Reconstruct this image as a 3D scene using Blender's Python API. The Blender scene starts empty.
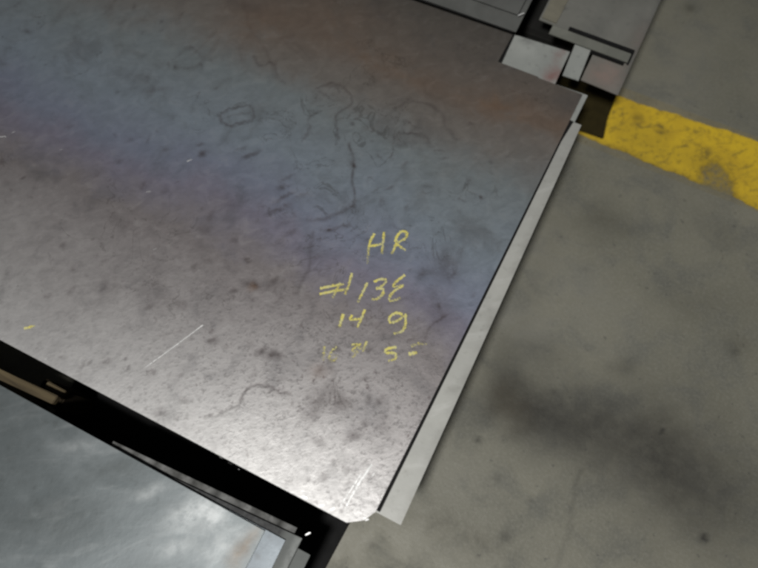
import bpy, bmesh, math, random
import numpy as np
from mathutils import Matrix, Vector

random.seed(7)
rng = np.random.default_rng(11)
S = bpy.context.scene
COL = S.collection

# ------------------------------------------------------------------ helpers
def link(o, parent=None):
    COL.objects.link(o)
    if parent is not None:
        o.parent = parent
    return o

def tag(o, label=None, cat=None, group=None, kind=None):
    if label: o['label'] = label
    if cat: o['category'] = cat
    if group: o['group'] = group
    if kind: o['kind'] = kind
    return o

def mesh_obj(name, verts, faces, mat, parent=None, marks=None, smooth=False):
    me = bpy.data.meshes.new(name)
    me.from_pydata([tuple(map(float, v)) for v in verts], [], [list(map(int, f)) for f in faces])
    if marks is not None:
        a = me.color_attributes.new('marks', 'FLOAT_COLOR', 'POINT')
        a.data.foreach_set('color', np.ascontiguousarray(marks, dtype=np.float32).ravel())
    me.update()
    if smooth:
        me.shade_smooth()
    me.materials.append(mat)
    return link(bpy.data.objects.new(name, me), parent)

def bm_obj(name, bm, mat, parent=None):
    bmesh.ops.recalc_face_normals(bm, faces=bm.faces[:])
    me = bpy.data.meshes.new(name)
    bm.to_mesh(me); bm.free()
    me.materials.append(mat)
    return link(bpy.data.objects.new(name, me), parent)

def prism(poly, z0, z1, bevel=0.0):
    """A polygon in plan, extruded between two heights."""
    bm = bmesh.new()
    lo = [bm.verts.new((x, y, z0)) for x, y in poly]
    hi = [bm.verts.new((x, y, z1)) for x, y in poly]
    n = len(poly)
    bm.faces.new(hi); bm.faces.new(lo[::-1])
    for i in range(n):
        bm.faces.new((lo[i], lo[(i + 1) % n], hi[(i + 1) % n], hi[i]))
    if bevel:
        bmesh.ops.bevel(bm, geom=bm.edges[:], offset=bevel, segments=2, affect='EDGES')
    return bm

def rect(x0, y0, x1, y1):
    return [(x0, y0), (x1, y0), (x1, y1), (x0, y1)]

def smooth01(a, b, x):
    t = np.clip((x - a) / (b - a), 0, 1)
    return t * t * (3 - 2 * t)

def catmull(pts, n=6):
    if len(pts) < 3:
        (a, b) = pts
        return [(a[0] + (b[0] - a[0]) * t / n, a[1] + (b[1] - a[1]) * t / n) for t in range(n + 1)]
    P = [pts[0]] + list(pts) + [pts[-1]]
    out = []
    for i in range(1, len(P) - 2):
        p0, p1, p2, p3 = [np.array(P[k]) for k in (i - 1, i, i + 1, i + 2)]
        for t in np.linspace(0, 1, n, endpoint=False):
            out.append(tuple(.5 * (2 * p1 + (p2 - p0) * t + (2 * p0 - 5 * p1 + 4 * p2 - p3) * t * t + (3 * p1 - p0 - 3 * p2 + p3) * t ** 3)))
    out.append(tuple(pts[-1]))
    return out

def ribbons(name, strokes, z, mat, parent):
    """Dry marks lying on a surface: each stroke (points, width, strength) is a ribbon with a soft edge value."""
    V, F, M = [], [], []
    for k, (pts, w, s) in enumerate(strokes):
        c = catmull(pts)
        n = len(c)
        base = len(V)
        for i, p in enumerate(c):
            a, b = np.array(c[max(i - 1, 0)]), np.array(c[min(i + 1, n - 1)])
            d = b - a; d = d / (np.linalg.norm(d) + 1e-9)
            nrm = np.array((-d[1], d[0]))
            t = i / (n - 1)
            ww = w * (.75 + .35 * math.sin(2.1 * i + k) * .4 + .25 * min(t, 1 - t))
            for q, e in ((-1, 0), (0, 1), (1, 0)):
                V.append((p[0] + nrm[0] * ww * q, p[1] + nrm[1] * ww * q, z + k * 2e-6))
                M.append((e, s * (1 - .35 * t), 0, 1))
        for i in range(n - 1):
            for q in (0, 1):
                a = base + i * 3 + q
                F.append((a, a + 1, a + 4, a + 3))
    return mesh_obj(name, V, F, mat, parent, marks=np.array(M))

def wob(P, amp, k=1.0, seed=0.):
    """Bend plan coordinates a little so that outlines come out uneven."""
    x, y = P[:, 0], P[:, 1]
    dx = np.sin(41 * k * y + 13 * k * x + seed) + .6 * np.sin(97 * k * x - 61 * k * y + 2 * seed) + .4 * np.sin(193 * k * y + 151 * k * x + seed)
    dy = np.sin(37 * k * x - 17 * k * y + 1.3 + seed) + .6 * np.sin(89 * k * y + 71 * k * x + seed) + .4 * np.sin(171 * k * x - 143 * k * y + seed)
    return P + amp * np.stack([dx, dy], 1)

def dist_line(P, pts):
    d = np.full(len(P), 9.)
    for a, b in zip(pts[:-1], pts[1:]):
        a, b = np.array(a), np.array(b); ab = b - a
        t = np.clip(((P - a) @ ab) / (ab @ ab + 1e-12), 0, 1)
        d = np.minimum(d, np.linalg.norm(P - a - t[:, None] * ab, axis=1))
    return d

def blob(P, c, rx, ry=None, ang=0., power=1.):
    ry = ry or rx
    q = P - np.array(c)
    ca, sa = math.cos(ang), math.sin(ang)
    u, v = (q[:, 0] * ca + q[:, 1] * sa) / rx, (-q[:, 0] * sa + q[:, 1] * ca) / ry
    return np.exp(-(u * u + v * v) ** power)

def grid_plate(name, corners, step, ztop, thick, mat, parent=None, marks=None, nearfix=None, cut=None):
    """A sheet of metal: corners near-left, near-right, far-right, far-left; a fine grid on top carries the wear."""
    nl, nr, fr, fl = [np.array(c, float) for c in corners]
    nx = max(2, int(np.linalg.norm(nr - nl) / step)); ny = max(2, int(np.linalg.norm(fl - nl) / step))
    s, t = np.linspace(0, 1, nx + 1), np.linspace(0, 1, ny + 1)
    ss, tt = np.meshgrid(s, t)
    P = ((1 - ss)[..., None] * ((1 - tt)[..., None] * nl + tt[..., None] * fl) + ss[..., None] * ((1 - tt)[..., None] * nr + tt[..., None] * fr)).reshape(-1, 2)
    if nearfix: P = nearfix(P, tt.reshape(-1))
    idx = np.arange((nx + 1) * (ny + 1)).reshape(ny + 1, nx + 1)
    F = np.stack([idx[:-1, :-1], idx[:-1, 1:], idx[1:, 1:], idx[1:, :-1]], -1).reshape(-1, 4)
    if cut is not None:
        C = P[F].mean(1)
        F = F[~cut(C)]
    n = len(P)
    E = np.concatenate([F[:, [0, 1]], F[:, [1, 2]], F[:, [2, 3]], F[:, [3, 0]]])
    key = {}
    for a, b in E.tolist():
        if (b, a) in key: del key[(b, a)]
        else: key[(a, b)] = 1
    V = np.concatenate([np.c_[P, np.full(n, ztop)], np.c_[P, np.full(n, ztop - thick)]])
    side = [(b, a, a + n, b + n) for a, b in key]
    under = (F[:, ::-1] + n).tolist()
    M = np.zeros((2 * n, 4)); M[:, 3] = 1
    if marks is not None:
        m = marks(P); M[:n, :3] = m; M[n:, :3] = m
    o = mesh_obj(name, V, F.tolist() + side + under, mat, parent, marks=M)
    return o

# ------------------------------------------------------------------ materials
class N:
    def __init__(s, name):
        s.m = bpy.data.materials.new(name); s.m.use_nodes = True
        s.t = s.m.node_tree; s.t.nodes.clear()
        s.out = s.t.nodes.new('ShaderNodeOutputMaterial')
        s.co = s.n('ShaderNodeTexCoord').outputs['Object']
    def n(s, t, **kw):
        k = s.t.nodes.new(t)
        for a, b in kw.items(): setattr(k, a, b)
        return k
    def put(s, sock, v):
        if isinstance(v, bpy.types.NodeSocket): s.t.links.new(v, sock)
        else: sock.default_value = v
    def noise(s, scale, detail=5, rough=.55, dist=0., vec=None, off=0.):
        k = s.n('ShaderNodeTexNoise', noise_dimensions='3D')
        k.inputs['Scale'].default_value = scale; k.inputs['Detail'].default_value = detail
        k.inputs['Roughness'].default_value = rough; k.inputs['Distortion'].default_value = dist
        mp = s.n('ShaderNodeMapping'); mp.inputs['Location'].default_value = (off, off * .7, off * .3)
        s.put(mp.inputs['Vector'], vec or s.co)
        s.put(k.inputs['Vector'], mp.outputs[0])
        return k.outputs['Fac']
    def stretch(s, ang, sx, sy):
        mp = s.n('ShaderNodeMapping'); mp.inputs['Rotation'].default_value = (0, 0, -ang)
        s.put(mp.inputs['Vector'], s.co)
        m2 = s.n('ShaderNodeMapping'); m2.inputs['Scale'].default_value = (sx, sy, 1)
        s.put(m2.inputs['Vector'], mp.outputs[0])
        return m2.outputs[0]
    def math(s, op, a, b=0., c=None, clamp=False):
        k = s.n('ShaderNodeMath', operation=op, use_clamp=clamp)
        s.put(k.inputs[0], a); s.put(k.inputs[1], b)
        if c is not None: s.put(k.inputs[2], c)
        return k.outputs[0]
    def mr(s, v, a, b, lo=0., hi=1., smooth=True):
        k = s.n('ShaderNodeMapRange', interpolation_type='SMOOTHSTEP' if smooth else 'LINEAR')
        s.put(k.inputs[0], v); s.put(k.inputs[1], a); s.put(k.inputs[2], b); s.put(k.inputs[3], lo); s.put(k.inputs[4], hi)
        return k.outputs[0]
    def mix(s, f, a, b, mode='MIX'):
        k = s.n('ShaderNodeMix', data_type='RGBA', blend_type=mode)
        s.put(k.inputs[0], f)
        for sk, v in ((k.inputs[6], a), (k.inputs[7], b)):
            s.put(sk, v if isinstance(v, bpy.types.NodeSocket) else (*v, 1))
        return k.outputs[2]
    def ramp(s, v, stops):
        k = s.n('ShaderNodeValToRGB'); e = k.color_ramp.elements
        while len(e) < len(stops): e.new(.5)
        for el, (p, c) in zip(e, stops): el.position = p; el.color = (*c, 1)
        s.put(k.inputs[0], v); return k.outputs[0]
    def marks(s):
        a = s.n('ShaderNodeAttribute', attribute_name='marks')
        sp = s.n('ShaderNodeSeparateColor'); s.put(sp.inputs[0], a.outputs['Color'])
        return sp.outputs
    def bump(s, h, strength, dist):
        k = s.n('ShaderNodeBump'); s.put(k.inputs['Height'], h)
        k.inputs['Strength'].default_value = strength; k.inputs['Distance'].default_value = dist
        return k.outputs[0]
    def finish(s, col, rough, metal=0., nrm=None, spec=.5, alpha=None, coat=0.):
        p = s.n('ShaderNodeBsdfPrincipled')
        s.put(p.inputs['Base Color'], col if isinstance(col, bpy.types.NodeSocket) else (*col, 1))
        s.put(p.inputs['Roughness'], rough); s.put(p.inputs['Metallic'], metal)
        s.put(p.inputs['Specular IOR Level'], spec)
        if coat: p.inputs['Coat Weight'].default_value = coat; p.inputs['Coat Roughness'].default_value = .25
        if nrm is not None: s.put(p.inputs['Normal'], nrm)
        sh = p.outputs[0]
        if alpha is not None:
            tr = s.n('ShaderNodeBsdfTransparent'); mx = s.n('ShaderNodeMixShader')
            s.put(mx.inputs[0], alpha); s.put(mx.inputs[1], tr.outputs[0]); s.put(mx.inputs[2], sh)
            sh = mx.outputs[0]
        s.t.links.new(sh, s.out.inputs['Surface'])
        return s.m

def mat_concrete():
    k = N('concrete'); m = k.marks()
    big, mid, fine = k.noise(1.9, 6, .6), k.noise(9, 6, .62, .4, off=3), k.noise(120, 4, .7, off=9)
    c = k.mix(k.mr(big, .35, .68), (.138, .134, .105), (.182, .175, .137))
    c = k.mix(k.mr(mid, .42, .72, 0, .75), c, (.098, .099, .087))
    c = k.mix(k.mr(fine, .42, .70, 0, .32), c, (.235, .228, .195))
    c = k.mix(k.mr(k.noise(44, 3, .6, off=20), .63, .74, 0, .6), c, (.06, .06, .053))
    f = k.math('MULTIPLY', m[1], k.mr(mid, .25, .6, .5, 1), clamp=True)
    c = k.mix(f, c, (.22, .215, .185))
    f = k.math('MULTIPLY', m[0], k.mr(k.noise(22, 5, .65, off=5), .2, .65, .78, 1.02), clamp=True)
    c = k.mix(f, c, (.024, .023, .019))
    f = k.math('MULTIPLY', m[2], k.mr(mid, .3, .6, .5, 1), clamp=True)
    c = k.mix(f, c, (.045, .036, .02))
    h = k.math('ADD', k.math('MULTIPLY', fine, .4), mid)
    return k.finish(c, k.mr(mid, .3, .7, .5, .72), 0, k.bump(h, .35, .004), .35)

def mat_hot_rolled():
    k = N('hot_rolled_scale'); m = k.marks()
    sx = k.n('ShaderNodeSeparateXYZ'); k.put(sx.inputs[0], k.co)
    big = k.noise(2.6, 5, .6)
    mid = k.noise(9, 6, .62, .6, off=2)
    y = k.math('ADD', sx.outputs[1], k.math('MULTIPLY', k.math('SUBTRACT', big, .5), .22))
    y = k.math('ADD', y, k.math('MULTIPLY', k.math('SUBTRACT', mid, .5), .12))
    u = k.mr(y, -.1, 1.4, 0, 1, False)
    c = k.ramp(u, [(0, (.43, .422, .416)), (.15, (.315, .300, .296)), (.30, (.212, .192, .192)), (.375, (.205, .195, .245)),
                   (.43, (.205, .226, .290)), (.51, (.232, .270, .312)), (.62, (.225, .252, .262)), (.70, (.215, .198, .180)), (.80, (.180, .152, .130)), (1, (.100, .100, .092))])  # near end lightened in colour to boost the lamp's sheen
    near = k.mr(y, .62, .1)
    wr_v = k.stretch(math.radians(40), .70, 1.0)
    wr = k.noise(125, 6, .68, .3, wr_v)
    wr2 = k.noise(34, 5, .6, .8, wr_v, off=4)
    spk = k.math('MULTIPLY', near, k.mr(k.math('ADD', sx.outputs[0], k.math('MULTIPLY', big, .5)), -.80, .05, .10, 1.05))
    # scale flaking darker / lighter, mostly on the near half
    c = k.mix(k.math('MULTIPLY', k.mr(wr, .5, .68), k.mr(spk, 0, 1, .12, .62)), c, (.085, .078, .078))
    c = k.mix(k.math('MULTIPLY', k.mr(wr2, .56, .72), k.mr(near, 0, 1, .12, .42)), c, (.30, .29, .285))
    c = k.mix(k.math('MULTIPLY', k.mr(mid, .5, .75), .4), c, (.085, .085, .09))
    sp = k.noise(58, 3, .55, .3, off=8)
    c = k.mix(k.math('MULTIPLY', k.mr(sp, .64, .72), k.mr(spk, 0, 1, .08, .55)), c, (.06, .040, .040))
    # outlines left by dried water
    w = k.noise(7.5, 4, .6, 1.2, off=14)
    ln = k.mr(k.math('ABSOLUTE', k.math('SUBTRACT', w, .56)), .002, .012, 1, 0)
    ln = k.math('MULTIPLY', ln, k.mr(k.noise(4, 3, off=31), .52, .62, 0, .38))
    c = k.mix(ln, c, (.055, .048, .042))
    br = k.math('MULTIPLY', m[0], k.mr(k.noise(48, 6, .72, off=6), .30, .60, .42, 1.1), clamp=True)
    c = k.mix(br, c, (.048, .036, .036))
    rs = k.math('MULTIPLY', m[2], k.mr(mid, .3, .62, .3, 1.), clamp=True)
    c = k.mix(rs, c, (.225, .145, .095))
    lt = k.math('MULTIPLY', m[1], k.mr(k.noise(90, 4, .6, off=12), .3, .6, .35, 1.1), clamp=True)
    c = k.mix(lt, c, (.46, .45, .44))
    r = k.mr(wr2, .3, .7, .44, .55)
    r = k.math('ADD', r, k.math('MULTIPLY', m[0], .12))
    h = k.math('ADD', k.math('MULTIPLY', wr, k.mr(near, 0, 1, .4, 1.0)), k.math('MULTIPLY', k.noise(15, 4, .6, .5, off=17), .9))
    h = k.math('SUBTRACT', h, k.math('MULTIPLY', m[0], .6))
    return k.finish(c, r, .62, k.bump(h, .17, .0035), .5)

def mat_sheet(name, a, b, rough, metal, dark=(.08, .08, .078), light=(.6, .6, .58), rust=(.2, .1, .075), scale=6., bump=.12, streak=0., spec=.5):
    k = N(name); m = k.marks()
    n1, n2 = k.noise(scale, 6, .6, .7), k.noise(scale * 9, 5, .62, off=4)
    c = k.mix(k.mr(n1, .32, .68), a, b)
    c = k.mix(k.mr(n2, .55, .75, 0, .35), c, dark)
    if streak:
        st = k.noise(18, 5, .6, 1., k.stretch(math.radians(35), .3, 1.))
        c = k.mix(k.math('MULTIPLY', k.mr(st, .5, .75), streak), c, light)
        c = k.mix(k.math('MULTIPLY', k.mr(st, .46, .25), streak), c, dark)
    c = k.mix(k.math('MULTIPLY', m[0], k.mr(n2, .25, .6, .55, 1.05), clamp=True), c, dark)
    c = k.mix(k.math('MULTIPLY', m[2], k.mr(n2, .3, .6, .6, 1.05), clamp=True), c, rust)
    c = k.mix(k.math('MULTIPLY', m[1], k.mr(n2, .3, .6, .4, 1.05), clamp=True), c, light)
    r = k.mr(n1, .3, .7, rough - .06, rough + .08)
    return k.finish(c, r, metal, k.bump(k.math('ADD', n2, n1), bump, .003), spec)

def mat_mark(name, col, col2, rough, metal, cover, scale):
    k = N(name); m = k.marks()
    n = k.noise(scale, 4, .65)
    e = k.math('MULTIPLY', k.mr(m[0], 0, .75), m[1])
    a = k.mr(k.math('ADD', e, k.math('MULTIPLY', k.math('SUBTRACT', n, .5), 1.75)), .26, .90, 0, cover)
    a = k.math('MULTIPLY', a, k.mr(m[0], 0, .25))
    return k.finish(k.mix(k.mr(k.noise(scale * .3, 3, off=3), .35, .65), col, col2), rough, metal, alpha=a)

def mat_yellow():
    k = N('yellow_floor_paint'); m = k.marks()
    n1, n2, n3 = k.noise(8, 6, .62, .5), k.noise(60, 5, .65, off=3), k.noise(170, 3, .6, off=6)
    c = k.mix(k.mr(n1, .35, .7), (.60, .41, .025), (.48, .32, .025))
    c = k.mix(k.mr(n2, .50, .72, 0, .6), c, (.20, .14, .025))
    n4 = k.noise(30, 6, .7, .8, k.stretch(math.radians(45), .5, 1.), off=11)
    c = k.mix(k.mr(n4, .50, .68, 0, .75), c, (.15, .115, .032))
    c = k.mix(k.mr(n3, .6, .75, 0, .4), c, (.62, .45, .06))
    w = k.math('ADD', m[0], k.math('MULTIPLY', k.math('SUBTRACT', n2, .5), .7))
    w = k.math('ADD', w, k.math('MULTIPLY', k.math('SUBTRACT', n1, .5), .5))
    c = k.mix(k.math('MULTIPLY', m[1], .8, clamp=True), c, (.055, .045, .02))
    a = k.mr(w, .20, .95, 1, .08)
    return k.finish(c, .5, 0, k.bump(n2, .2, .002), .4, a)

def mat_wood():
    k = N('weathered_lumber')
    g = k.noise(30, 6, .65, 1.5, k.stretch(0, .06, 1.))
    c = k.ramp(g, [(.3, (.035, .025, .012)), (.5, (.075, .056, .028)), (.72, (.115, .088, .046))])
    return k.finish(c, .75, 0, k.bump(g, .4, .003), .3)

def mat_layers():
    """Side of a tied pack of thin sheets: many fine edges."""
    k = N('dark_sheet_pack')
    sx = k.n('ShaderNodeSeparateXYZ'); k.put(sx.inputs[0], k.co)
    v = k.n('ShaderNodeCombineXYZ'); k.put(v.inputs[2], k.math('MULTIPLY', sx.outputs[2], 330.)); k.put(v.inputs[0], k.math('MULTIPLY', sx.outputs[0], 2.)); k.put(v.inputs[1], k.math('MULTIPLY', sx.outputs[1], 2.))
    n = k.noise(1., 3, .5, 0, v.outputs[0])
    c = k.mix(k.mr(n, .35, .65), (.010, .010, .009), (.028, .027, .025))
    return k.finish(c, .7, 0, k.bump(n, .5, .004), .15)

M_floor = mat_concrete()
M_hr = mat_hot_rolled()
M_strip = mat_sheet('pale_oiled_sheet', (.30, .30, .28), (.345, .345, .32), .52, .14, dark=(.15, .145, .13), scale=5, bump=.10, streak=.22)
M_pale = mat_sheet('pale_scuffed_sheet', (.24, .25, .235), (.31, .32, .30), .55, .10, rust=(.20, .115, .105), scale=5, bump=.08)
M_far = mat_sheet('far_grey_sheet', (.135, .135, .120), (.175, .173, .154), .55, .12, rust=(.235, .175, .15), scale=5, bump=.08)
M_fdark = mat_sheet('far_dark_sheet', (.098, .100, .094), (.13, .132, .124), .52, .2, scale=5, bump=.08)
M_band = mat_sheet('yellowed_sheet', (.15, .14, .108), (.19, .178, .135), .6, .1, scale=7)
M_left = mat_sheet('oiled_grey_green_sheet', (.120, .137, .142), (.158, .176, .182), .47, .40, dark=(.055, .062, .06), light=(.46, .475, .475), rust=(.15, .125, .10), scale=4, bump=.16, streak=.20)
M_blue = mat_sheet('blue_grey_sheet', (.115, .135, .150), (.145, .165, .182), .45, .3, light=(.45, .46, .44), scale=5)
M_edge = mat_sheet('grey_sheet', (.145, .148, .128), (.19, .192, .165), .5, .2, scale=7)
M_mid = mat_sheet('mid_grey_sheet', (.085, .09, .088), (.12, .127, .12), .6, .05, spec=.2, dark=(.028, .028, .029), light=(.26, .27, .26), scale=7)
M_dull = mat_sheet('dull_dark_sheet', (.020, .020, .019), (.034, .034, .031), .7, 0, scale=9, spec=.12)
M_chalk = mat_mark('yellow_marker', (.66, .58, .13), (.56, .53, .25), .8, 0, .88, 210)
M_scr = mat_mark('bare_scratch', (0.86, .86, .85), (.62, .62, .61), .35, .3, .95, 130)
M_wood = mat_wood()
M_pack = mat_layers()

def mat_plain(name, col, rough, metal):
    k = N(name)
    n = k.noise(40, 5, .6)
    return k.finish(k.mix(k.mr(n, .35, .7), col, tuple(c * .75 for c in col)), rough, metal, k.bump(n, .1, .002), .5 if col[0] > .2 else .12)
M_black = mat_plain('flat_black', (.010, .010, .010), .8, 0)  # flat black, used mostly where shade is built as thin shapes
M_glint = mat_plain('bare_steel_glint', (.85, .85, .84), .28, .5)

# ------------------------------------------------------------------ the floor
def axis(a, b, step, lo, hi):
    m = np.arange(a, b + 1e-6, step)
    return np.concatenate([[lo, lo * .5 + a * .5, a - .4], m, [b + .4, b * .5 + hi * .5, hi]])
fx, fy = axis(-1.3, 1.3, .01, -14., 14.), axis(-1.0, 2.4, .01, -12., 16.)
XX, YY = np.meshgrid(fx, fy)
FP = np.stack([XX.ravel(), YY.ravel()], 1)
def floor_marks(P):
    Q = wob(P, .012, .35)
    d = np.zeros(len(P)); l = np.zeros(len(P)); b = np.zeros(len(P))
    d += .72 * blob(Q, (0.1720, 0.3943), .125, .085, -.4)
    d += .62 * blob(Q, (0.3229, 0.4072), .16, .105, -.5)
    d += .60 * blob(Q, (0.5167, 0.4224), .19, .12, -.55)
    d += .56 * blob(Q, (0.7087, 0.4222), .22, .15, -.6)
    d += .25 * blob(Q, (-0.0192, 0.3317), .08, .07)
    b += .55 * blob(Q, (0.1390, 0.3873), .075, .05, -.4)
    d += .34 * blob(Q, (0.1728, 1.0131), .055, .075, .4)
    d += .22 * blob(Q, (0.2599, 1.0178), .05, .04)
    d += .20 * blob(Q, (0.5045, 1.1417), .09, .05); d += .16 * blob(Q, (0.4923, 0.8898), .12, .06)
    d += .26 * blob(Q, (0.6505, 0.8011), .035, .03); d += .3 * blob(Q, (0.3762, 0.6196), .05, .03)
    d += .28 * blob(Q, (0.1583, 0.5619), .10, .04, .3)
    for u, v, r, s in ((478,440,.009,.8), (704,538,.010,.9), (505,537,.016,.6), (497,478,.009,.5), (372,545,.010,.5), (553,392,.006,.5), (662,431,.006,.5), (735,352,.012,.4), (560,300,.006,.3), (585,270,.006,.3), (690,8,.02,.5), (530,500,.007,.3)):
        x, y = ON0[(u, v)]
        d += s * blob(P, (x, y), r)
    l += .45 * blob(Q, (0.0846, 0.5920), .10, .07); l += .3 * blob(Q, (0.2331, 0.7648), .16, .10)
    l += .25 * blob(Q, (0.0890, 0.1586), .10, .07); l += .16 * blob(Q, (0.0727, -0.0606), .10, .06)
    l += .25 * blob(Q, (0.0312, 0.8796), .07, .12); l += .2 * blob(Q, (0.2357, 1.6967), .12, .2)
    b += .22 * blob(Q, (0.0938, 0.0187), .05, .04); b += .22 * blob(Q, (0.2127, 0.0093), .05, .03)
    ln = dist_line(wob(P, .003, 1), [(0.4140, 0.0536), (0.3990, 0.1706), (0.3750, 0.3000)])
    d += .28 * np.exp(-(ln / .006) ** 2)
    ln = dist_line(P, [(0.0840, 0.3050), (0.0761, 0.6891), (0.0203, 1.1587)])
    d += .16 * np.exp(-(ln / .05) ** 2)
    return np.stack([np.clip(d, 0, 1), np.clip(l, 0, 1), np.clip(b, 0, 1)], 1)
ON0 = {(478,440): (0.1007, 0.2529), (704,538): (0.7224, 0.2826), (505,537): (0.2632, 0.0563), (497,478): (0.1865, 0.1836), (372,545): (-0.0399, -0.1168), (553,392): (0.2356, 0.4657),
       (662,431): (0.5396, 0.4958), (735,352): (0.6521, 0.7955), (560,300): (0.1548, 0.7270), (585,270): (0.1870, 0.8467), (690,8): (0.1701, 1.9028), (530,500): (0.2867, 0.1706)}
nxx, nyy = len(fx), len(fy)
idx = np.arange(nxx * nyy).reshape(nyy, nxx)
FF = np.stack([idx[:-1, :-1], idx[:-1, 1:], idx[1:, 1:], idx[1:, :-1]], -1).reshape(-1, 4)
floor = mesh_obj('floor', np.c_[FP, np.zeros(len(FP))], FF, M_floor, marks=np.c_[floor_marks(FP), np.ones(len(FP))])
tag(floor, 'stained grey concrete floor of the warehouse', 'floor', kind='structure')

# painted stripe: thin paint with a worn-through patch and ragged edges
def stripe():
    xs, ys = np.arange(-1.2, 2.6, .01), np.linspace(1.245, 1.50, 40)
    X, Y = np.meshgrid(xs, ys)
    P = np.stack([X.ravel(), Y.ravel()], 1)
    lo = 1.272 - .028 * (P[:, 0] - 0.0); hi = 1.462 + .06 * (P[:, 0] - .08)
    Q = wob(P, .0022, 1.)
    e = np.minimum(Q[:, 1] - lo, hi - Q[:, 1])
    worn = smooth01(.006, -.006, e) * 1.6
    W = wob(P, .007, .6, 2.)
    worn += .72 * blob(W, (0.4386, 1.2975), .066, .060, .3, 2.2) + .3 * blob(W, (0.5065, 1.2687), .045, .03, 0, 1.5)
    worn += .30 * blob(W, (0.3778, 1.2496), .06, .03) + .2 * blob(W, (0.2392, 1.2814), .09, .03) + .22 * blob(W, (0.1493, 1.4090), .02, .02)
    dirt = .35 * blob(W, (0.1875, 1.3370), .10, .06) + .55 * blob(W, (0.1505, 1.4055), .016, .02) + .4 * blob(W, (0.2434, 1.3955), .02, .012) + .3 * blob(W, (0.3842, 1.3300), .1, .06)
    dirt += .4 * smooth01(.03, 0, Q[:, 1] - lo)
    n, mth = len(xs), len(ys)
    idx = np.arange(n * mth).reshape(mth, n)
    F = np.stack([idx[:-1, :-1], idx[:-1, 1:], idx[1:, 1:], idx[1:, :-1]], -1).reshape(-1, 4)
    M = np.stack([np.clip(worn, 0, 2), np.clip(dirt, 0, 1), 0 * worn, 1 + 0 * worn], 1)
    o = mesh_obj('floor_stripe', np.c_[P, np.full(len(P), .003)], F, mat_yellow(), marks=M)
    tag(o, 'worn yellow stripe painted across the concrete floor', 'floor marking', kind='structure')
stripe()

# ------------------------------------------------------------------ the main stack
Z1 = .30
def near_edge(P, t):
    x = P[:, 0]
    y0 = np.interp(x, [-1.2, -.1048, -.0722, -.0581], [-.0885, -.0815, -.0600, -.0336])
    old = np.interp(x, [-2.4, -.03], [-.0885, -.0815])
    Q = P.copy(); Q[:, 1] = P[:, 1] + (y0 - old) * np.clip(1 - t * 6, 0, 1)
    return Q

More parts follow.
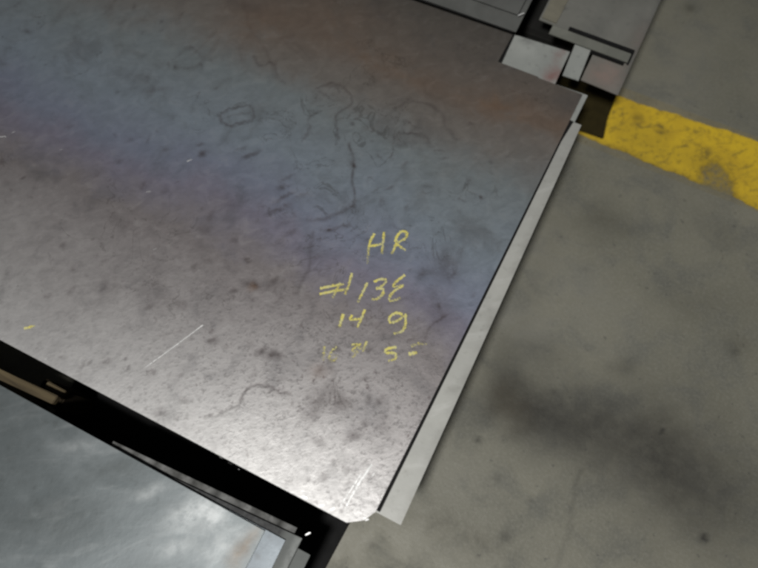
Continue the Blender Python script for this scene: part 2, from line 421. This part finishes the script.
def hr_marks(P):
    d = np.zeros(len(P)); l = np.zeros(len(P)); r = np.zeros(len(P))
    W1, W2 = wob(P, .005, .55), wob(P, .0030, 2.1, 1.)
    def line(pts, w, s, Q=W1):
        return s * np.exp(-(dist_line(Q, catmull(pts, 4)) / w) ** 2)
    # dried-water outlines and drag marks
    d += line([(-1.0546, 1.0796), (-0.9801, 0.9933), (-0.8985, 0.9452), (-0.8349, 0.8914), (-0.7916, 0.8781)], .006, .24)
    d += line([(-0.9145, 0.9150), (-0.8850, 0.8983), (-0.8639, 0.9193), (-0.8203, 0.8944)], .005, .35)
    d += line([(-0.9130, 0.7055), (-0.8856, 0.7470), (-0.8531, 0.7693), (-0.8241, 0.7362), (-0.8448, 0.7054), (-0.8769, 0.6833), (-0.9130, 0.7055)], .0045, .55, W2)
    d += line([(-0.8969, 0.7058), (-0.8612, 0.7332), (-0.8399, 0.7467)], .005, .35, W2)
    d += line([(-1.1281, 0.8090), (-1.1202, 0.8510), (-1.0737, 0.8647), (-1.0474, 0.8386), (-1.0708, 0.8050), (-1.1116, 0.7938)], .006, .28, W2)
    d += line([(-0.5348, 0.7808), (-0.4960, 0.7113), (-0.4712, 0.6571), (-0.4532, 0.6108)], .0045, .62)
    d += line([(-0.4532, 0.6108), (-0.4723, 0.5794), (-0.5021, 0.5463), (-0.5325, 0.5255)], .008, .48)
    d += line([(-0.4330, 0.5603), (-0.4606, 0.5346), (-0.4874, 0.5187)], .007, .45)
    d += line([(-0.5032, 0.4988), (-0.4814, 0.4476), (-0.4716, 0.3921), (-0.4703, 0.3424)], .006, .38)
    d += line([(-0.7038, 0.9003), (-0.6793, 0.9263), (-0.6389, 0.9341), (-0.6019, 0.9113), (-0.6021, 0.8753), (-0.6138, 0.8378), (-0.5921, 0.8024), (-0.5750, 0.7757)], .0045, .48, W2)
    d += line([(-0.6697, 0.8367), (-0.6776, 0.8046), (-0.6639, 0.7618), (-0.6618, 0.7351)], .0045, .42, W2)
    d += line([(-0.4833, 0.9413), (-0.4527, 0.9734), (-0.3971, 0.9849), (-0.3614, 0.9731), (-0.3180, 0.9305), (-0.2906, 0.9158)], .006, .36)
    d += line([(-0.4450, 0.8504), (-0.4086, 0.8812), (-0.3638, 0.8815), (-0.3425, 0.8676)], .007, .35, W2)
    for (u, v, a, b) in RINGS:
        c = np.array((u, v)); q = (W2 - c) / np.array((a, b)); rr = np.sqrt((q ** 2).sum(1))
        d += .42 * np.exp(-((rr - 1 - .25 * np.sin(3.1 * np.arctan2(q[:, 1], q[:, 0]) + 60 * u)) / .2) ** 2) * (.55 + .45 * np.sin(2 * np.arctan2(q[:, 1], q[:, 0]) + 40 * v))
    for (x, y, a, b, an, s) in SMUDGE:
        d += .92 * s * blob(W1, (x, y), a, b, an, 1.3)
    # finger marks
    for (x, y, s) in FINGERS:
        d += s * blob(W2, (x, y), .020, .0065, .95, 1.4)
    d += line([(-0.5149, -0.0191), (-0.4821, 0.0048), (-0.4598, 0.0419), (-0.4551, 0.0813), (-0.4383, 0.1002), (-0.3944, 0.1057), (-0.3543, 0.1173)], .0045, .55, W2)
    d += line([(-0.1309, 0.3559), (-0.1259, 0.4139), (-0.1079, 0.4566)], .004, .4, W2)
    # random specks of flaked scale, thick on the near half and thin further up
    for i in range(190):
        x = -1.7 + 1.66 * rng.random() ** .75; y = -.07 + .62 * rng.random() ** 1.6
        a = .003 + .007 * rng.random() ** 2
        sel = (np.abs(P[:, 0] - x) < .05) & (np.abs(P[:, 1] - y) < .05)
        d[sel] += (.15 + .38 * rng.random()) * blob(W2[sel], (x, y), a * 1.5, a, .8 + .4 * rng.random(), 1.2)
    for i in range(110):
        x = -1.7 + 1.66 * rng.random(); y = .1 + .9 * rng.random()
        a = .003 + .006 * rng.random() ** 2
        sel = (np.abs(P[:, 0] - x) < .05) & (np.abs(P[:, 1] - y) < .05)
        d[sel] += (.15 + .3 * rng.random()) * blob(W2[sel], (x, y), a * 2, a, 3 * rng.random(), 1.2)
    # bare, scuffed metal along the near edge, lightened further as lamp sheen
    ye = P[:, 1] + .085
    l += .42 * np.exp(-(ye / .035) ** 2) * smooth01(-1.0, -.55, P[:, 0])
    l += .30 * np.exp(-(ye / .012) ** 2)
    l += 1.0 * .38 * blob(W1, (-0.2651, -0.0056), .17, .06) + .30 * blob(W1, (-0.4329, -0.0176), .14, .035) + .35 * blob(W1, (-0.5026, -0.0390), .05, .018, .1) + .3 * blob(W1, (-0.6092, -0.0260), .05, .016, .1)
    d += .30 * blob(W1, (-0.6124, -0.0565), .02, .012)
    # brown tint and a little rust on the far part
    r += .75 * blob(W1, (-0.2181, 1.0540), .11, .05, .2) + .5 * blob(W1, (-0.0454, 1.0579), .07, .05) + .5 * blob(W1, (-0.5339, 1.0453), .18, .04)
    r += .35 * blob(W1, (-0.7832, 1.1228), .2, .12) + .35 * blob(W1, (-0.9757, 1.0150), .10, .08)
    r += .45 * blob(W2, (-0.5749, 0.3068), .012) + .3 * blob(W2, (-0.3180, 0.1912), .02)
    return np.clip(np.stack([d, l, r], 1), 0, 1)
RINGS = [(*(-0.4374, 0.7857), .020, .014), (*(-0.4289, 0.6967), .018, .014), (*(-0.2901, 0.7428), .016, .011), (*(-0.1944, 0.7719), .021, .017), (*(-0.3053, 0.8512), .017, .012), (*(-0.4091, 0.8948), .030, .014), (*(-0.6669, 0.9028), .028, .018)]
SMUDGE = [(*(-0.1625, 0.5702), .035, .045, .3, .48), (*(-0.1440, 0.4764), .045, .025, 2.2, .40), (*(-0.1998, 0.5314), .02, .02, 0, .35), (*(-1.5924, 0.7092), .018, .008, .2, .5),
          (*(-1.1172, 0.7013), .035, .012, .4, .38), (*(-0.8863, 0.5816), .018, .012, .9, .75), (*(-1.2165, 0.7113), .05, .02, .3, .25), (*(-0.3830, 0.7053), .016, .006, .9, .6),
          (*(-0.1592, 0.7822), .006, .006, 0, .8), (*(-0.1390, 0.5488), .012, .02, .5, .3), (*(-0.5749, 0.3068), .018, .010, .3, .85), (*(-0.5397, 0.3474), .016, .008, 1.0, .6),
          (*(-0.6048, 0.2777), .008, .008, 0, .6), (*(-0.4699, 0.1746), .016, .010, .9, .7), (*(-0.4317, 0.1767), .020, .012, .2, .75), (*(-0.6843, 0.3968), .012, .012, 0, .5),
          (*(-0.7759, 0.4320), .012, .014, 0, .45), (*(-0.7683, 0.3943), .018, .014, 0, .4), (*(-0.8203, 0.2096), .05, .05, 0, .22), (*(-0.7564, 0.1811), .04, .03, 0, .25),
          (*(-0.7149, 0.1865), .02, .015, 0, .4), (*(-0.9060, 0.1535), .03, .03, 0, .25), (*(-0.9822, 0.0930), .008, .01, 0, .45), (*(-1.0156, 0.1400), .008, .008, 0, .4),
          (*(-0.2695, 0.1509), .05, .03, .4, .42), (*(-0.2901, 0.0989), .03, .025, .3, .45), (*(-0.2278, 0.1477), .03, .02, .8, .4), (*(-0.1792, 0.0894), .02, .014, .5, .45),
          (*(-0.1634, 0.1302), .014, .01, .5, .4), (*(-0.3072, 0.1964), .024, .012, .6, .5), (*(-0.3066, 0.2211), .012, .009, .6, .55), (*(-0.3085, 0.2558), .012, .008, .6, .4),
          (*(-0.2470, 0.0484), .02, .012, 0, .4), (*(-0.1619, 0.0207), .010, .008, 0, .5), (*(-0.1948, 0.0192), .008, .008, 0, .5), (*(-0.1226, 0.1477), .02, .03, .8, .3),
          (*(-1.3856, 0.3264), .008, .010, 0, .6), (*(-0.4838, 0.8184), .006, .006, 0, .4), (*(-0.5639, 0.8435), .008, .007, 0, .55), (*(-0.4028, 1.1997), .022, .012, .4, .35),
          (*(-0.1027, 0.4393), .04, .03, .8, .25), (*(-0.7504, 0.4925), .05, .03, .3, .22)]
FINGERS = [(*(-0.6473, 0.6134), .45), (*(-0.6414, 0.5865), .5), (*(-0.6178, 0.5715), .5), (*(-0.6347, 0.5473), .4), (*(-0.6161, 0.5303), .45), (*(-0.6304, 0.5075), .4), (*(-0.5988, 0.5482), .35),
          (*(-0.8030, 0.6344), .4), (*(-0.7737, 0.6277), .45), (*(-0.7626, 0.6466), .35), (*(-0.5875, 0.5826), .3), (*(-0.5790, 0.4378), .35), (*(-0.5585, 0.4755), .3), (*(-0.5869, 0.4997), .35), (*(-0.4038, 0.5431), .3)]

def notch(C):
    return (C[:, 1] > 1.1905 - .0 * C[:, 0]) & (C[:, 0] > -.2815)
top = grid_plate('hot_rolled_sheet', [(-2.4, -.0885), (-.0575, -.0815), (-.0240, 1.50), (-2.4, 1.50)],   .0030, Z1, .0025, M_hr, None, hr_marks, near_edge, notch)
tag(top, 'big blue grey mill scale steel sheet with yellow handwriting on top of its stack', 'steel sheet')

CH = .0074
chalk = [
 # H R
 ([(-0.3616, 0.5709), (-0.3616, 0.5508), (-0.3587, 0.5338)], CH, 1.0), ([(-0.3587, 0.5338), (-0.3499, 0.5106), (-0.3398, 0.4882)], CH, .62), ([(-0.3413, 0.5852), (-0.3301, 0.5566), (-0.3199, 0.5280)], CH, .85), ([(-0.3610, 0.5327), (-0.3455, 0.5416), (-0.3284, 0.5562)], CH, 1.0),
 ([(-0.3014, 0.5796), (-0.2975, 0.5599), (-0.2971, 0.5388)], CH, .9), ([(-0.3036, 0.5724), (-0.3057, 0.5914), (-0.3001, 0.6064), (-0.2883, 0.6084), (-0.2842, 0.5933), (-0.2995, 0.5697)], CH, 1.0), ([(-0.3001, 0.5710), (-0.2849, 0.5660), (-0.2681, 0.5634)], CH, .85),
 # number sign 13E
 ([(-0.4179, 0.3779), (-0.3938, 0.3969), (-0.3691, 0.4146)], CH, 1.0), ([(-0.4122, 0.3645), (-0.3828, 0.3866), (-0.3550, 0.4067)], CH, .95), ([(-0.3644, 0.4495), (-0.3583, 0.4240), (-0.3540, 0.3911)], CH, .85), ([(-0.3799, 0.4136), (-0.3788, 0.3953), (-0.3779, 0.3694)], CH, .80),
 ([(-0.3178, 0.4434), (-0.3165, 0.4165), (-0.3164, 0.3861)], CH, .85),
 ([(-0.3042, 0.4517), (-0.2915, 0.4661), (-0.2787, 0.4687), (-0.2792, 0.4538), (-0.2912, 0.4386)], CH, .9), ([(-0.2912, 0.4386), (-0.2752, 0.4445), (-0.2697, 0.4317), (-0.2768, 0.4153), (-0.2885, 0.4082)], CH, .9),
 ([(-0.2416, 0.5025), (-0.2527, 0.4794), (-0.2543, 0.4625), (-0.2324, 0.4775)], CH, .9), ([(-0.2335, 0.4740), (-0.2463, 0.4547), (-0.2511, 0.4334), (-0.2432, 0.4257), (-0.2254, 0.4429)], CH, .85),
 # 14 g
 ([(-0.3342, 0.3444), (-0.3314, 0.3287), (-0.3270, 0.3096)], CH * 1.15, 1.0), ([(-0.3135, 0.3516), (-0.3115, 0.3391), (-0.2899, 0.3533)], CH, .95), ([(-0.2919, 0.3780), (-0.2893, 0.3547), (-0.2876, 0.3286)], CH, .9),
 ([(-0.2024, 0.4067), (-0.2184, 0.4032), (-0.2278, 0.3853), (-0.2195, 0.3763), (-0.2056, 0.3881), (-0.1988, 0.4055)], CH, .95), ([(-0.1968, 0.4122), (-0.1848, 0.3855), (-0.1855, 0.3666), (-0.2010, 0.3535)], CH, .85),
 # 16 34 5 F, half rubbed off
 ([(-0.3383, 0.2524), (-0.3317, 0.2363), (-0.3246, 0.2178)], CH, .60), ([(-0.3103, 0.2646), (-0.3170, 0.2434), (-0.3110, 0.2272), (-0.3003, 0.2324), (-0.3011, 0.2443), (-0.3125, 0.2374)], CH, .58),
 ([(-0.2803, 0.2833), (-0.2685, 0.2896), (-0.2714, 0.2730), (-0.2599, 0.2739), (-0.2650, 0.2564)], CH, .70), ([(-0.2635, 0.2970), (-0.2600, 0.2849), (-0.2487, 0.2937)], CH, .72), ([(-0.2511, 0.3080), (-0.2473, 0.2801)], CH, .75),
 ([(-0.1798, 0.3266), (-0.1983, 0.3121), (-0.1961, 0.3033), (-0.1773, 0.3103), (-0.1700, 0.3004), (-0.1821, 0.2867)], CH, .95), ([(-0.1463, 0.3237), (-0.1294, 0.3357)], CH * 1.2, 1.1), ([(-0.1489, 0.3430), (-0.1363, 0.3571), (-0.1165, 0.3650)], CH, .60),
 # stray ticks
 ([(-1.0375, -0.0374), (-1.0162, -0.0199)], CH, .9),
]
for rows, lab in (((0, 7), 'letters HR'), ((7, 16), 'number sign and 13E'), ((16, 21), '14 g'), ((21, 29), 'half rubbed off last line of figures'), ((29, 30), 'stray yellow tick')):
    w = ribbons('handwriting' if rows[0] < 29 else 'paint_tick', chalk[rows[0]:rows[1]], Z1 + .0004, M_chalk, top)
    w['label'] = 'yellow marker handwriting, ' + lab
scr = [([(-0.6351, 0.1675), (-0.6695, 0.0915), (-0.7095, 0.0085)], .0030, 1.0),
       ([(-0.1105, 0.0559), (-0.1183, 0.0009), (-0.1221, -0.0560)], .0055, .9), ([(-0.1231, 0.0252), (-0.1287, -0.0187), (-0.1331, -0.0591)], .0040, .8), ([(-0.0964, 0.0482), (-0.1001, 0.0050), (-0.1047, -0.0259)], .0022, .55),
       ([(-0.9164, 0.5419), (-0.9073, 0.5530)], .0026, 1.0), ([(-1.4360, 0.3830), (-1.4214, 0.3916)], .0028, 1.0), ([(-0.9676, 0.4158), (-0.9562, 0.4228)], .0022, .7), ([(-0.8586, 0.2826), (-0.8522, 0.2918)], .0035, .6),
       ([(-1.2566, 0.4216), (-1.2432, 0.4313)], .0018, .6), ([(-0.9413, -0.0796), (-0.9368, -0.0523)], .0035, .6), ([(-1.4128, 0.4080), (-1.4064, 0.4181)], .0018, .6), ([(-0.5498, -0.0751), (-0.3764, -0.0903)], .0016, .5)]
for one in scr:
    ribbons('scratch', [one], Z1 + .0004, M_scr, top)
def burr_glint(u, x, y, ln, ang, parent, z):
    bm = prism([(-ln / 2, -.0016), (ln / 2, -.0016), (ln / 2 - .001, .0016), (-ln / 2 + .001, .0016)], -.0012, .0012)
    o = bm_obj('bright_burr_glint', bm, M_glint, parent)
    o.location = (x, y, z); o.rotation_euler = (.25, 0, ang)
for (x, y), ln, an in (((-0.2140, -0.0754), .012, .1), ((-0.1457, -0.0689), .011, .9), ((-0.0670, -0.0556), .009, .8)):
    burr_glint(0, x, y, ln, an, top, Z1 + .0006)

strip = grid_plate('pale_sheet', [(-2.35, -.0290), (.0052, -.0329), (.0010, 1.1035), (-2.35, 1.1035)], .02, .2900, .002, M_strip, None,
                   lambda P: np.stack([.9 * blob(P, (-0.0124, 0.2970), .006, .008) + .45 * np.exp(-((P[:, 0] - .004) / .003) ** 2) * (.5 + .5 * np.sin(P[:, 1] * 23) * np.sin(P[:, 1] * 61)) + .4 * blob(P, (-0.0067, 0.0931), .004, .03) + .3 * blob(P, (0.0034, 0.7297), .005, .05) + .25 * blob(P, (-0.0166, 0.5126), .006, .02), .0 * P[:, 0], .0 * P[:, 0]], 1))
tag(strip, 'pale clean sheet sticking out in a narrow strip right of the written sheet', 'steel sheet')
p2 = grid_plate('pale_sheet', [(-.25, 1.096), (-.0190, 1.099), (-.0170, 1.197), (-.25, 1.190)], .02, .2935, .002, M_pale, None)
tag(p2, 'pale sheet with a short exposed far corner by the yellow stripe', 'steel sheet')
p3 = grid_plate('pale_sheet', [(-.31, 1.06), (-.110, 1.06), (-.1135, 1.318), (-.31, 1.306)], .006, .2870, .002, M_pale, None,
                lambda P: np.stack([.25 * blob(P, (-0.2178, 1.1652), .05, .02) + .5 * blob(wob(P, .004, 1.5), (-0.2339, 1.3005), .025, .012, .2), .0 * P[:, 0],
                                    .85 * blob(wob(P, .004, 1.5), (-0.1294, 1.2282), .024, .030, -.3, 1.6) + .45 * blob(wob(P, .004, 1.5), (-0.1339, 1.2932), .016, .03, -.2, 1.5)], 1))
tag(p3, 'pale sheet with a dull red smear lying in the notch of the written sheet', 'steel sheet')
dk = bm_obj('dark_line_sheet', prism([(-2.39, -.080), (-.108, -.0735), (-.0580, -.0290), (-.0485, -.0290), (-.0370, .60), (-.0295, 1.03), (-.0220, 1.10), (-.27, 1.12), (-.2770, 1.30), (-2.39, 1.45)], .2942, .2968), M_black)  # added sheet, its black rim stands for the shadow gap
tag(dk, 'thin black sheet added as the shadow gap between the written sheet and the pale strip', 'steel sheet')
pk = bm_obj('sheet_pack', prism([(-2.38, -.070), (-.125, -.066), (-.118, -.030), (-.012, -.030), (-.012, 1.10), (-2.38, 1.10)], .10, .2600, .0), M_pack)
pu = bm_obj('sheet_pack', prism(rect(-2.34, -.02, -.03, 1.08), .2602, .2868), M_pack)
tag(pu, 'smaller dark pack between the pale sheets and the thick pack of the written stack', 'sheet pack')
tag(pk, 'thick dark pack of thin sheets at the bottom of the written stack', 'sheet pack')
for yy in (.02, .54, 1.03):
    b = bm_obj('wood_bearer', prism(rect(-2.36, yy - .045, -.03, yy + .045), 0.001, .0995, .003), M_wood)
    tag(b, 'timber bearer lying on the floor below the dark sheet pack', 'timber', 'timber bearers under the written stack')

# ------------------------------------------------------------------ the stack at lower left
def left_marks(P):
    W1 = wob(P, .006, .8)
    d = .35 * blob(W1, (-0.7026, -0.3736), .12, .06, .4) + .3 * blob(W1, (-0.6393, -0.2184), .08, .03, .5) + .4 * smooth01(-.55, -1.1, P[:, 0])
    l = .75 * blob(W1, (-0.3879, -0.2121), .035, .035, .6) + .5 * blob(W1, (-0.4473, -0.2345), .05, .03, .7) + .4 * blob(W1, (-0.5504, -0.2245), .05, .012, .7) + .4 * blob(W1, (-0.3314, -0.2481), .02, .05, -.4) + .3 * blob(W1, (-0.7698, -0.2187), .05, .012, .6)
    l += .35 * blob(W1, (-0.4303, -0.3045), .05, .02, .7)
    r = .7 * blob(W1, (-0.2838, -0.2126), .014, .05, 0) + .4 * blob(W1, (-0.2943, -0.2529), .02, .05)
    return np.clip(np.stack([d, l, r], 1), 0, 1)
g = grid_plate('oiled_sheet', [(-2.3, -1.40), (-.2600, -1.40), (-.2655, -.1818), (-2.3, -.1850)], .008, .2700, .003, M_left, None, left_marks)
tag(g, 'grey green oiled sheet on top of the stack across the dark gap', 'steel sheet')
g2 = grid_plate('blue_grey_sheet', [(-2.28, -1.41), (-.195, -1.41), (-.2146, -.1788), (-2.28, -.1950)], .02, .2640, .002, M_blue)
tag(g2, 'blue grey sheet just below the grey green one, its right end showing', 'steel sheet')
g3 = grid_plate('grey_sheet', [(-2.26, -1.40), (-.178, -1.40), (-.1830, -.1590), (-1.10, -.2120)], .01, .2580, .002, M_mid, None,
                lambda P: np.stack([.95 * smooth01(-.215, -.24, P[:, 0]), .5 * smooth01(-.205, -.19, P[:, 0]), 0 * P[:, 0]], 1))
tag(g3, 'light grey sheet with a bright corner below the blue grey sheet', 'steel sheet')
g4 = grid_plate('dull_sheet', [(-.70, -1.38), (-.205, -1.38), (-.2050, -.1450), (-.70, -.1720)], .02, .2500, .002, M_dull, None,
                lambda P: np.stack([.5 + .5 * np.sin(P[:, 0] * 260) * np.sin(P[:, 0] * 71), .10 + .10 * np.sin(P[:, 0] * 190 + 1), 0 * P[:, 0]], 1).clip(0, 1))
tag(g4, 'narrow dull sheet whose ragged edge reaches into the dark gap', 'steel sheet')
g5 = grid_plate('grey_sheet', [(-2.24, -1.40), (-.150, -1.40), (-.1510, -.1830), (-2.24, -.1990)], .02, .2430, .002, M_mid)
tag(g5, 'lowest grey sheet jutting out at the right end below the bright corner', 'steel sheet')
burr_glint(0, *(-0.1758, -0.1439), .013, .9, g3, .2592)  # bright sliver added as the glint on this corner
pk2 = bm_obj('sheet_pack', prism(rect(-2.25, -1.39, -.185, -.196), .165, .2408), M_pack)
tag(pk2, 'dark pack of thin sheets under the grey green oiled sheet', 'sheet pack')
fb0 = bm_obj('gap_shadow_slab', prism([(-1.0, -1.3), (-.131, -1.3), (-.123, -.22), (-.114, -.035), (-1.0, -.035)], .004, .018, .003), M_black)  # added slab, stands for the shadow where the gap ends
tag(fb0, 'flat black slab added as shadow on the floor at the right end of the gap', 'shadow stand-in')
bt = bm_obj('wood_batten', prism([(-1.0451, -0.1747), (-0.8895, -0.1654), (-0.8877, -0.1424), (-1.0625, -0.1520), (-2.0, -.148), (-2.0, -.174)], .232, .25, .002), M_wood)
tag(bt, 'long thin wooden batten lying in the dark gap between the stacks', 'timber')
bt2 = bm_obj('wood_offcut', prism([(-0.9287, -0.1552), (-0.9054, -0.1437), (-0.8989, -0.1264), (-0.9565, -0.1259), (-0.9581, -0.1410)], .185, .21, .002), M_wood)
tag(bt2, 'short wood offcut beside the end of the batten in the gap', 'timber')
for xx in (-1.9, -1.08):
    b = bm_obj('wood_bearer', prism(rect(xx - .045, -1.36, xx + .045, -.200 if xx < -.5 else -.21), .001, .1640, .003), M_wood)
    tag(b, 'timber bearer lying on the floor below the grey green oiled stack', 'timber', 'timber bearers under the oiled stack')
bs = bm_obj('wood_block', prism(rect(-.985, -.180, -.905, -.125), .019, .1845, .004), mat_plain('shaded_wood', (.02, .015, .009), .9, 0))  # shade of the gap put into the wood colour
tag(bs, 'shade-darkened wood block on the floor carrying the short wood offcut in the gap', 'timber')

# ------------------------------------------------------------------ the stack at the far end
f1 = grid_plate('far_sheet', [(-2.2, 1.250), (-0.2694, 1.2762), (-.2850, 2.55), (-2.2, 2.55)], .02, .3370, .002, M_fdark)
tag(f1, 'grey sheet along the top edge behind the written sheet, lower of two', 'steel sheet')
fk = bm_obj('dark_line_sheet', prism([(-2.2, 1.232), (-.2770, 1.2735), (-.2900, 2.52), (-2.2, 2.52)], .3325, .3346), M_black)
tag(fk, 'thin black sheet, a dark line just below the far grey sheets at the top edge', 'steel sheet')
f0 = grid_plate('far_sheet', [(-2.18, 1.308), (-0.2848, 1.3220), (-.2850, 2.54), (-2.18, 2.54)], .02, .3510, .003, M_fdark)
tag(f0, 'grey sheet along the top edge with an added glint at its corner, upper of two', 'steel sheet')
burr_glint(0, *(-0.2773, 1.3254), .020, .9, f0, .3510)  # glint at the sheet corner, added as a bright sliver
fp = bm_obj('sheet_pack', prism(rect(-2.19, 1.460, -.300, 2.53), .306, .3322), M_pack)
fpb = bm_obj('sheet_pack', prism(rect(-2.16, 1.335, -.305, 2.50), .3372, .3478), M_pack)
tag(fpb, 'thin dark pack between the upper and the lower grey sheet at the top edge', 'sheet pack')
tag(fp, 'thin dark pack under the two grey sheets at the top edge', 'sheet pack')
f2 = grid_plate('far_sheet', [(-.2360, 1.2560), (.0575, 1.2438), (.0640, 2.50), (-.2360, 2.50)], .006, .2800, .003, M_far, None,
                lambda P: np.stack([1.0 * blob(wob(P, .002, 2.), (-0.1869, 1.4579), .012, .007, .9) + .35 * blob(wob(P, .004, 1.), (-0.0636, 1.4314), .03, .05) + .5 * np.exp(-((P[:, 0] - .060) / .010) ** 2) + .3 * blob(wob(P, .004, 1.), (0.0281, 1.5124), .02, .05), 0 * P[:, 0], .75 * blob(wob(P, .004, 1.), (0.0025, 1.2913), .05, .05) + .25 * blob(P, (0.0512, 1.4453), .03, .06)], 1), None, lambda C: (C[:, 0] < -.0526) & (C[:, 1] < 1.392))
tag(f2, 'grey sheet with a pinkish near end beside the yellow stripe', 'steel sheet')
f4 = grid_plate('yellowed_sheet', [(-.2300, 1.400), (-.1850, 1.398), (-.1760, 2.48), (-.2310, 2.48)], .02, .2860, .004, M_band)
tag(f4, 'narrow yellowed strip of sheet left of the steel angle', 'steel sheet')
# steel angle: a flat flange on top and a leg standing at the back
ang = bpy.data.objects.new('steel_angle', None); link(ang)
ang.location = (-.0725, 1.360, .2802); ang.rotation_euler = (0, 0, math.radians(-.4))
tag(ang, 'length of grey steel angle lying across the far sheets', 'steel angle')
bm_obj('flange', prism(rect(-.1170, -.0175, .1170, .0140), .0150, .0185, .0006), M_edge, ang)
bm_obj('leg', prism(rect(-.0720, .0144, .1225, .0265), .0004, .0225, .0006), M_black, ang)
bm_obj('flange_shade', prism(rect(.0100, -.0215, .1100, -.0150), .0036, .0146, .0004), M_black, ang)  # black strip added as the shade below the flange front
bm_obj('end_dark', prism(rect(.1173, -.0120, .1225, .0141), .0004, .0170, .0004), M_black, ang)  # black piece added to darken the right end of the bar
bk = grid_plate('pale_offcut', [(-.1040, 1.2385), (-.0575, 1.2405), (-.0640, 1.372), (-.1110, 1.370)], .01, .2835, .003, M_pale)
tag(bk, 'small pale square offcut poking out from under the steel angle', 'offcut')
fb = bm_obj('sheet_pack', prism([(-.2330, 1.660), (.050, 1.660), (.056, 2.48), (-.2330, 2.48)], .10, .2762), M_pack)
tag(fb, 'dark pack of sheets under the pinkish far sheet', 'sheet pack')
for yy in (1.80, 2.30):
    b = bm_obj('wood_bearer', prism(rect(-2.1, yy - .045, .04, yy + .045), .001, .0995, .003), M_wood)
    tag(b, 'timber bearer lying on the floor below the far stack', 'timber', 'timber bearers under the far stack')
dt = bm_obj('shadow_slab', prism([(-0.0305, 1.2807), (0.0818, 1.2846), (0.0679, 1.3594), (0.0637, 1.4743), (-.30, 1.53), (-.30, 1.285)], .0045, .016, .003), mat_plain('shadow_brown', (.026, .020, .006), .85, 0))  # added slab, stands for a shadow the lamp does not cast here
tag(dt, 'flat dark brown slab added as the far stack shadow on the yellow stripe end', 'shadow stand-in')
fp3 = bm_obj('sheet_pack', prism(rect(-.60, 1.460, -.12, 1.650), .004, .16), M_pack)  # added pack, keeps the hole between the far sheets black
tag(fp3, 'low black pack added to darken the hole between the far sheets', 'sheet pack')
fp2 = bm_obj('sheet_pack', prism(rect(-2.17, 1.66, -.235, 2.5), .10, .3055), M_pack)
tag(fp2, 'thick dark pack of sheets behind the written sheet', 'sheet pack')

# ------------------------------------------------------------------ light
def area(name, loc, size, power, col, target=(0, .4, 0)):
    L = bpy.data.lights.new(name, 'AREA'); L.shape = 'DISK'; L.size = size; L.energy = power; L.color = col
    o = bpy.data.objects.new(name, L); link(o); o.location = loc
    o.rotation_euler = (Vector(target) - Vector(loc)).to_track_quat('-Z', 'Y').to_euler()
    return o
area('ceiling_lamp', (-.18, -1.45, 4.5), .5, 228, (1, .99, .965))

wd = bpy.data.worlds.new('World'); S.world = wd; wd.use_nodes = True
bg = wd.node_tree.nodes['Background']
bg.inputs[0].default_value = (.85, .92, 1, 1); bg.inputs[1].default_value = .042

# ------------------------------------------------------------------ camera
cam = bpy.data.cameras.new('camera'); co = bpy.data.objects.new('camera', cam); link(co)
Rm = Matrix(((0.89482, -0.40935, 0.17812), (0.44482, 0.85131, -0.2782), (-0.03775, 0.32817, 0.94386)))
co.matrix_world = Matrix.Translation((0, 0, 1.836)) @ Rm.to_4x4()
cam.sensor_width = 36; cam.lens = 30.87; cam.clip_start = .02; cam.clip_end = 100
cam.dof.use_dof = True; cam.dof.focus_distance = 1.60; cam.dof.aperture_fstop = 1.15
S.camera = co

S.render.engine = 'CYCLES'
S.cycles.pixel_filter_type = 'BLACKMAN_HARRIS'
S.cycles.filter_width = 3.0
S.view_settings.view_transform = 'Standard'; S.view_settings.look = 'None'
S.view_settings.exposure = 0; S.view_settings.gamma = 1
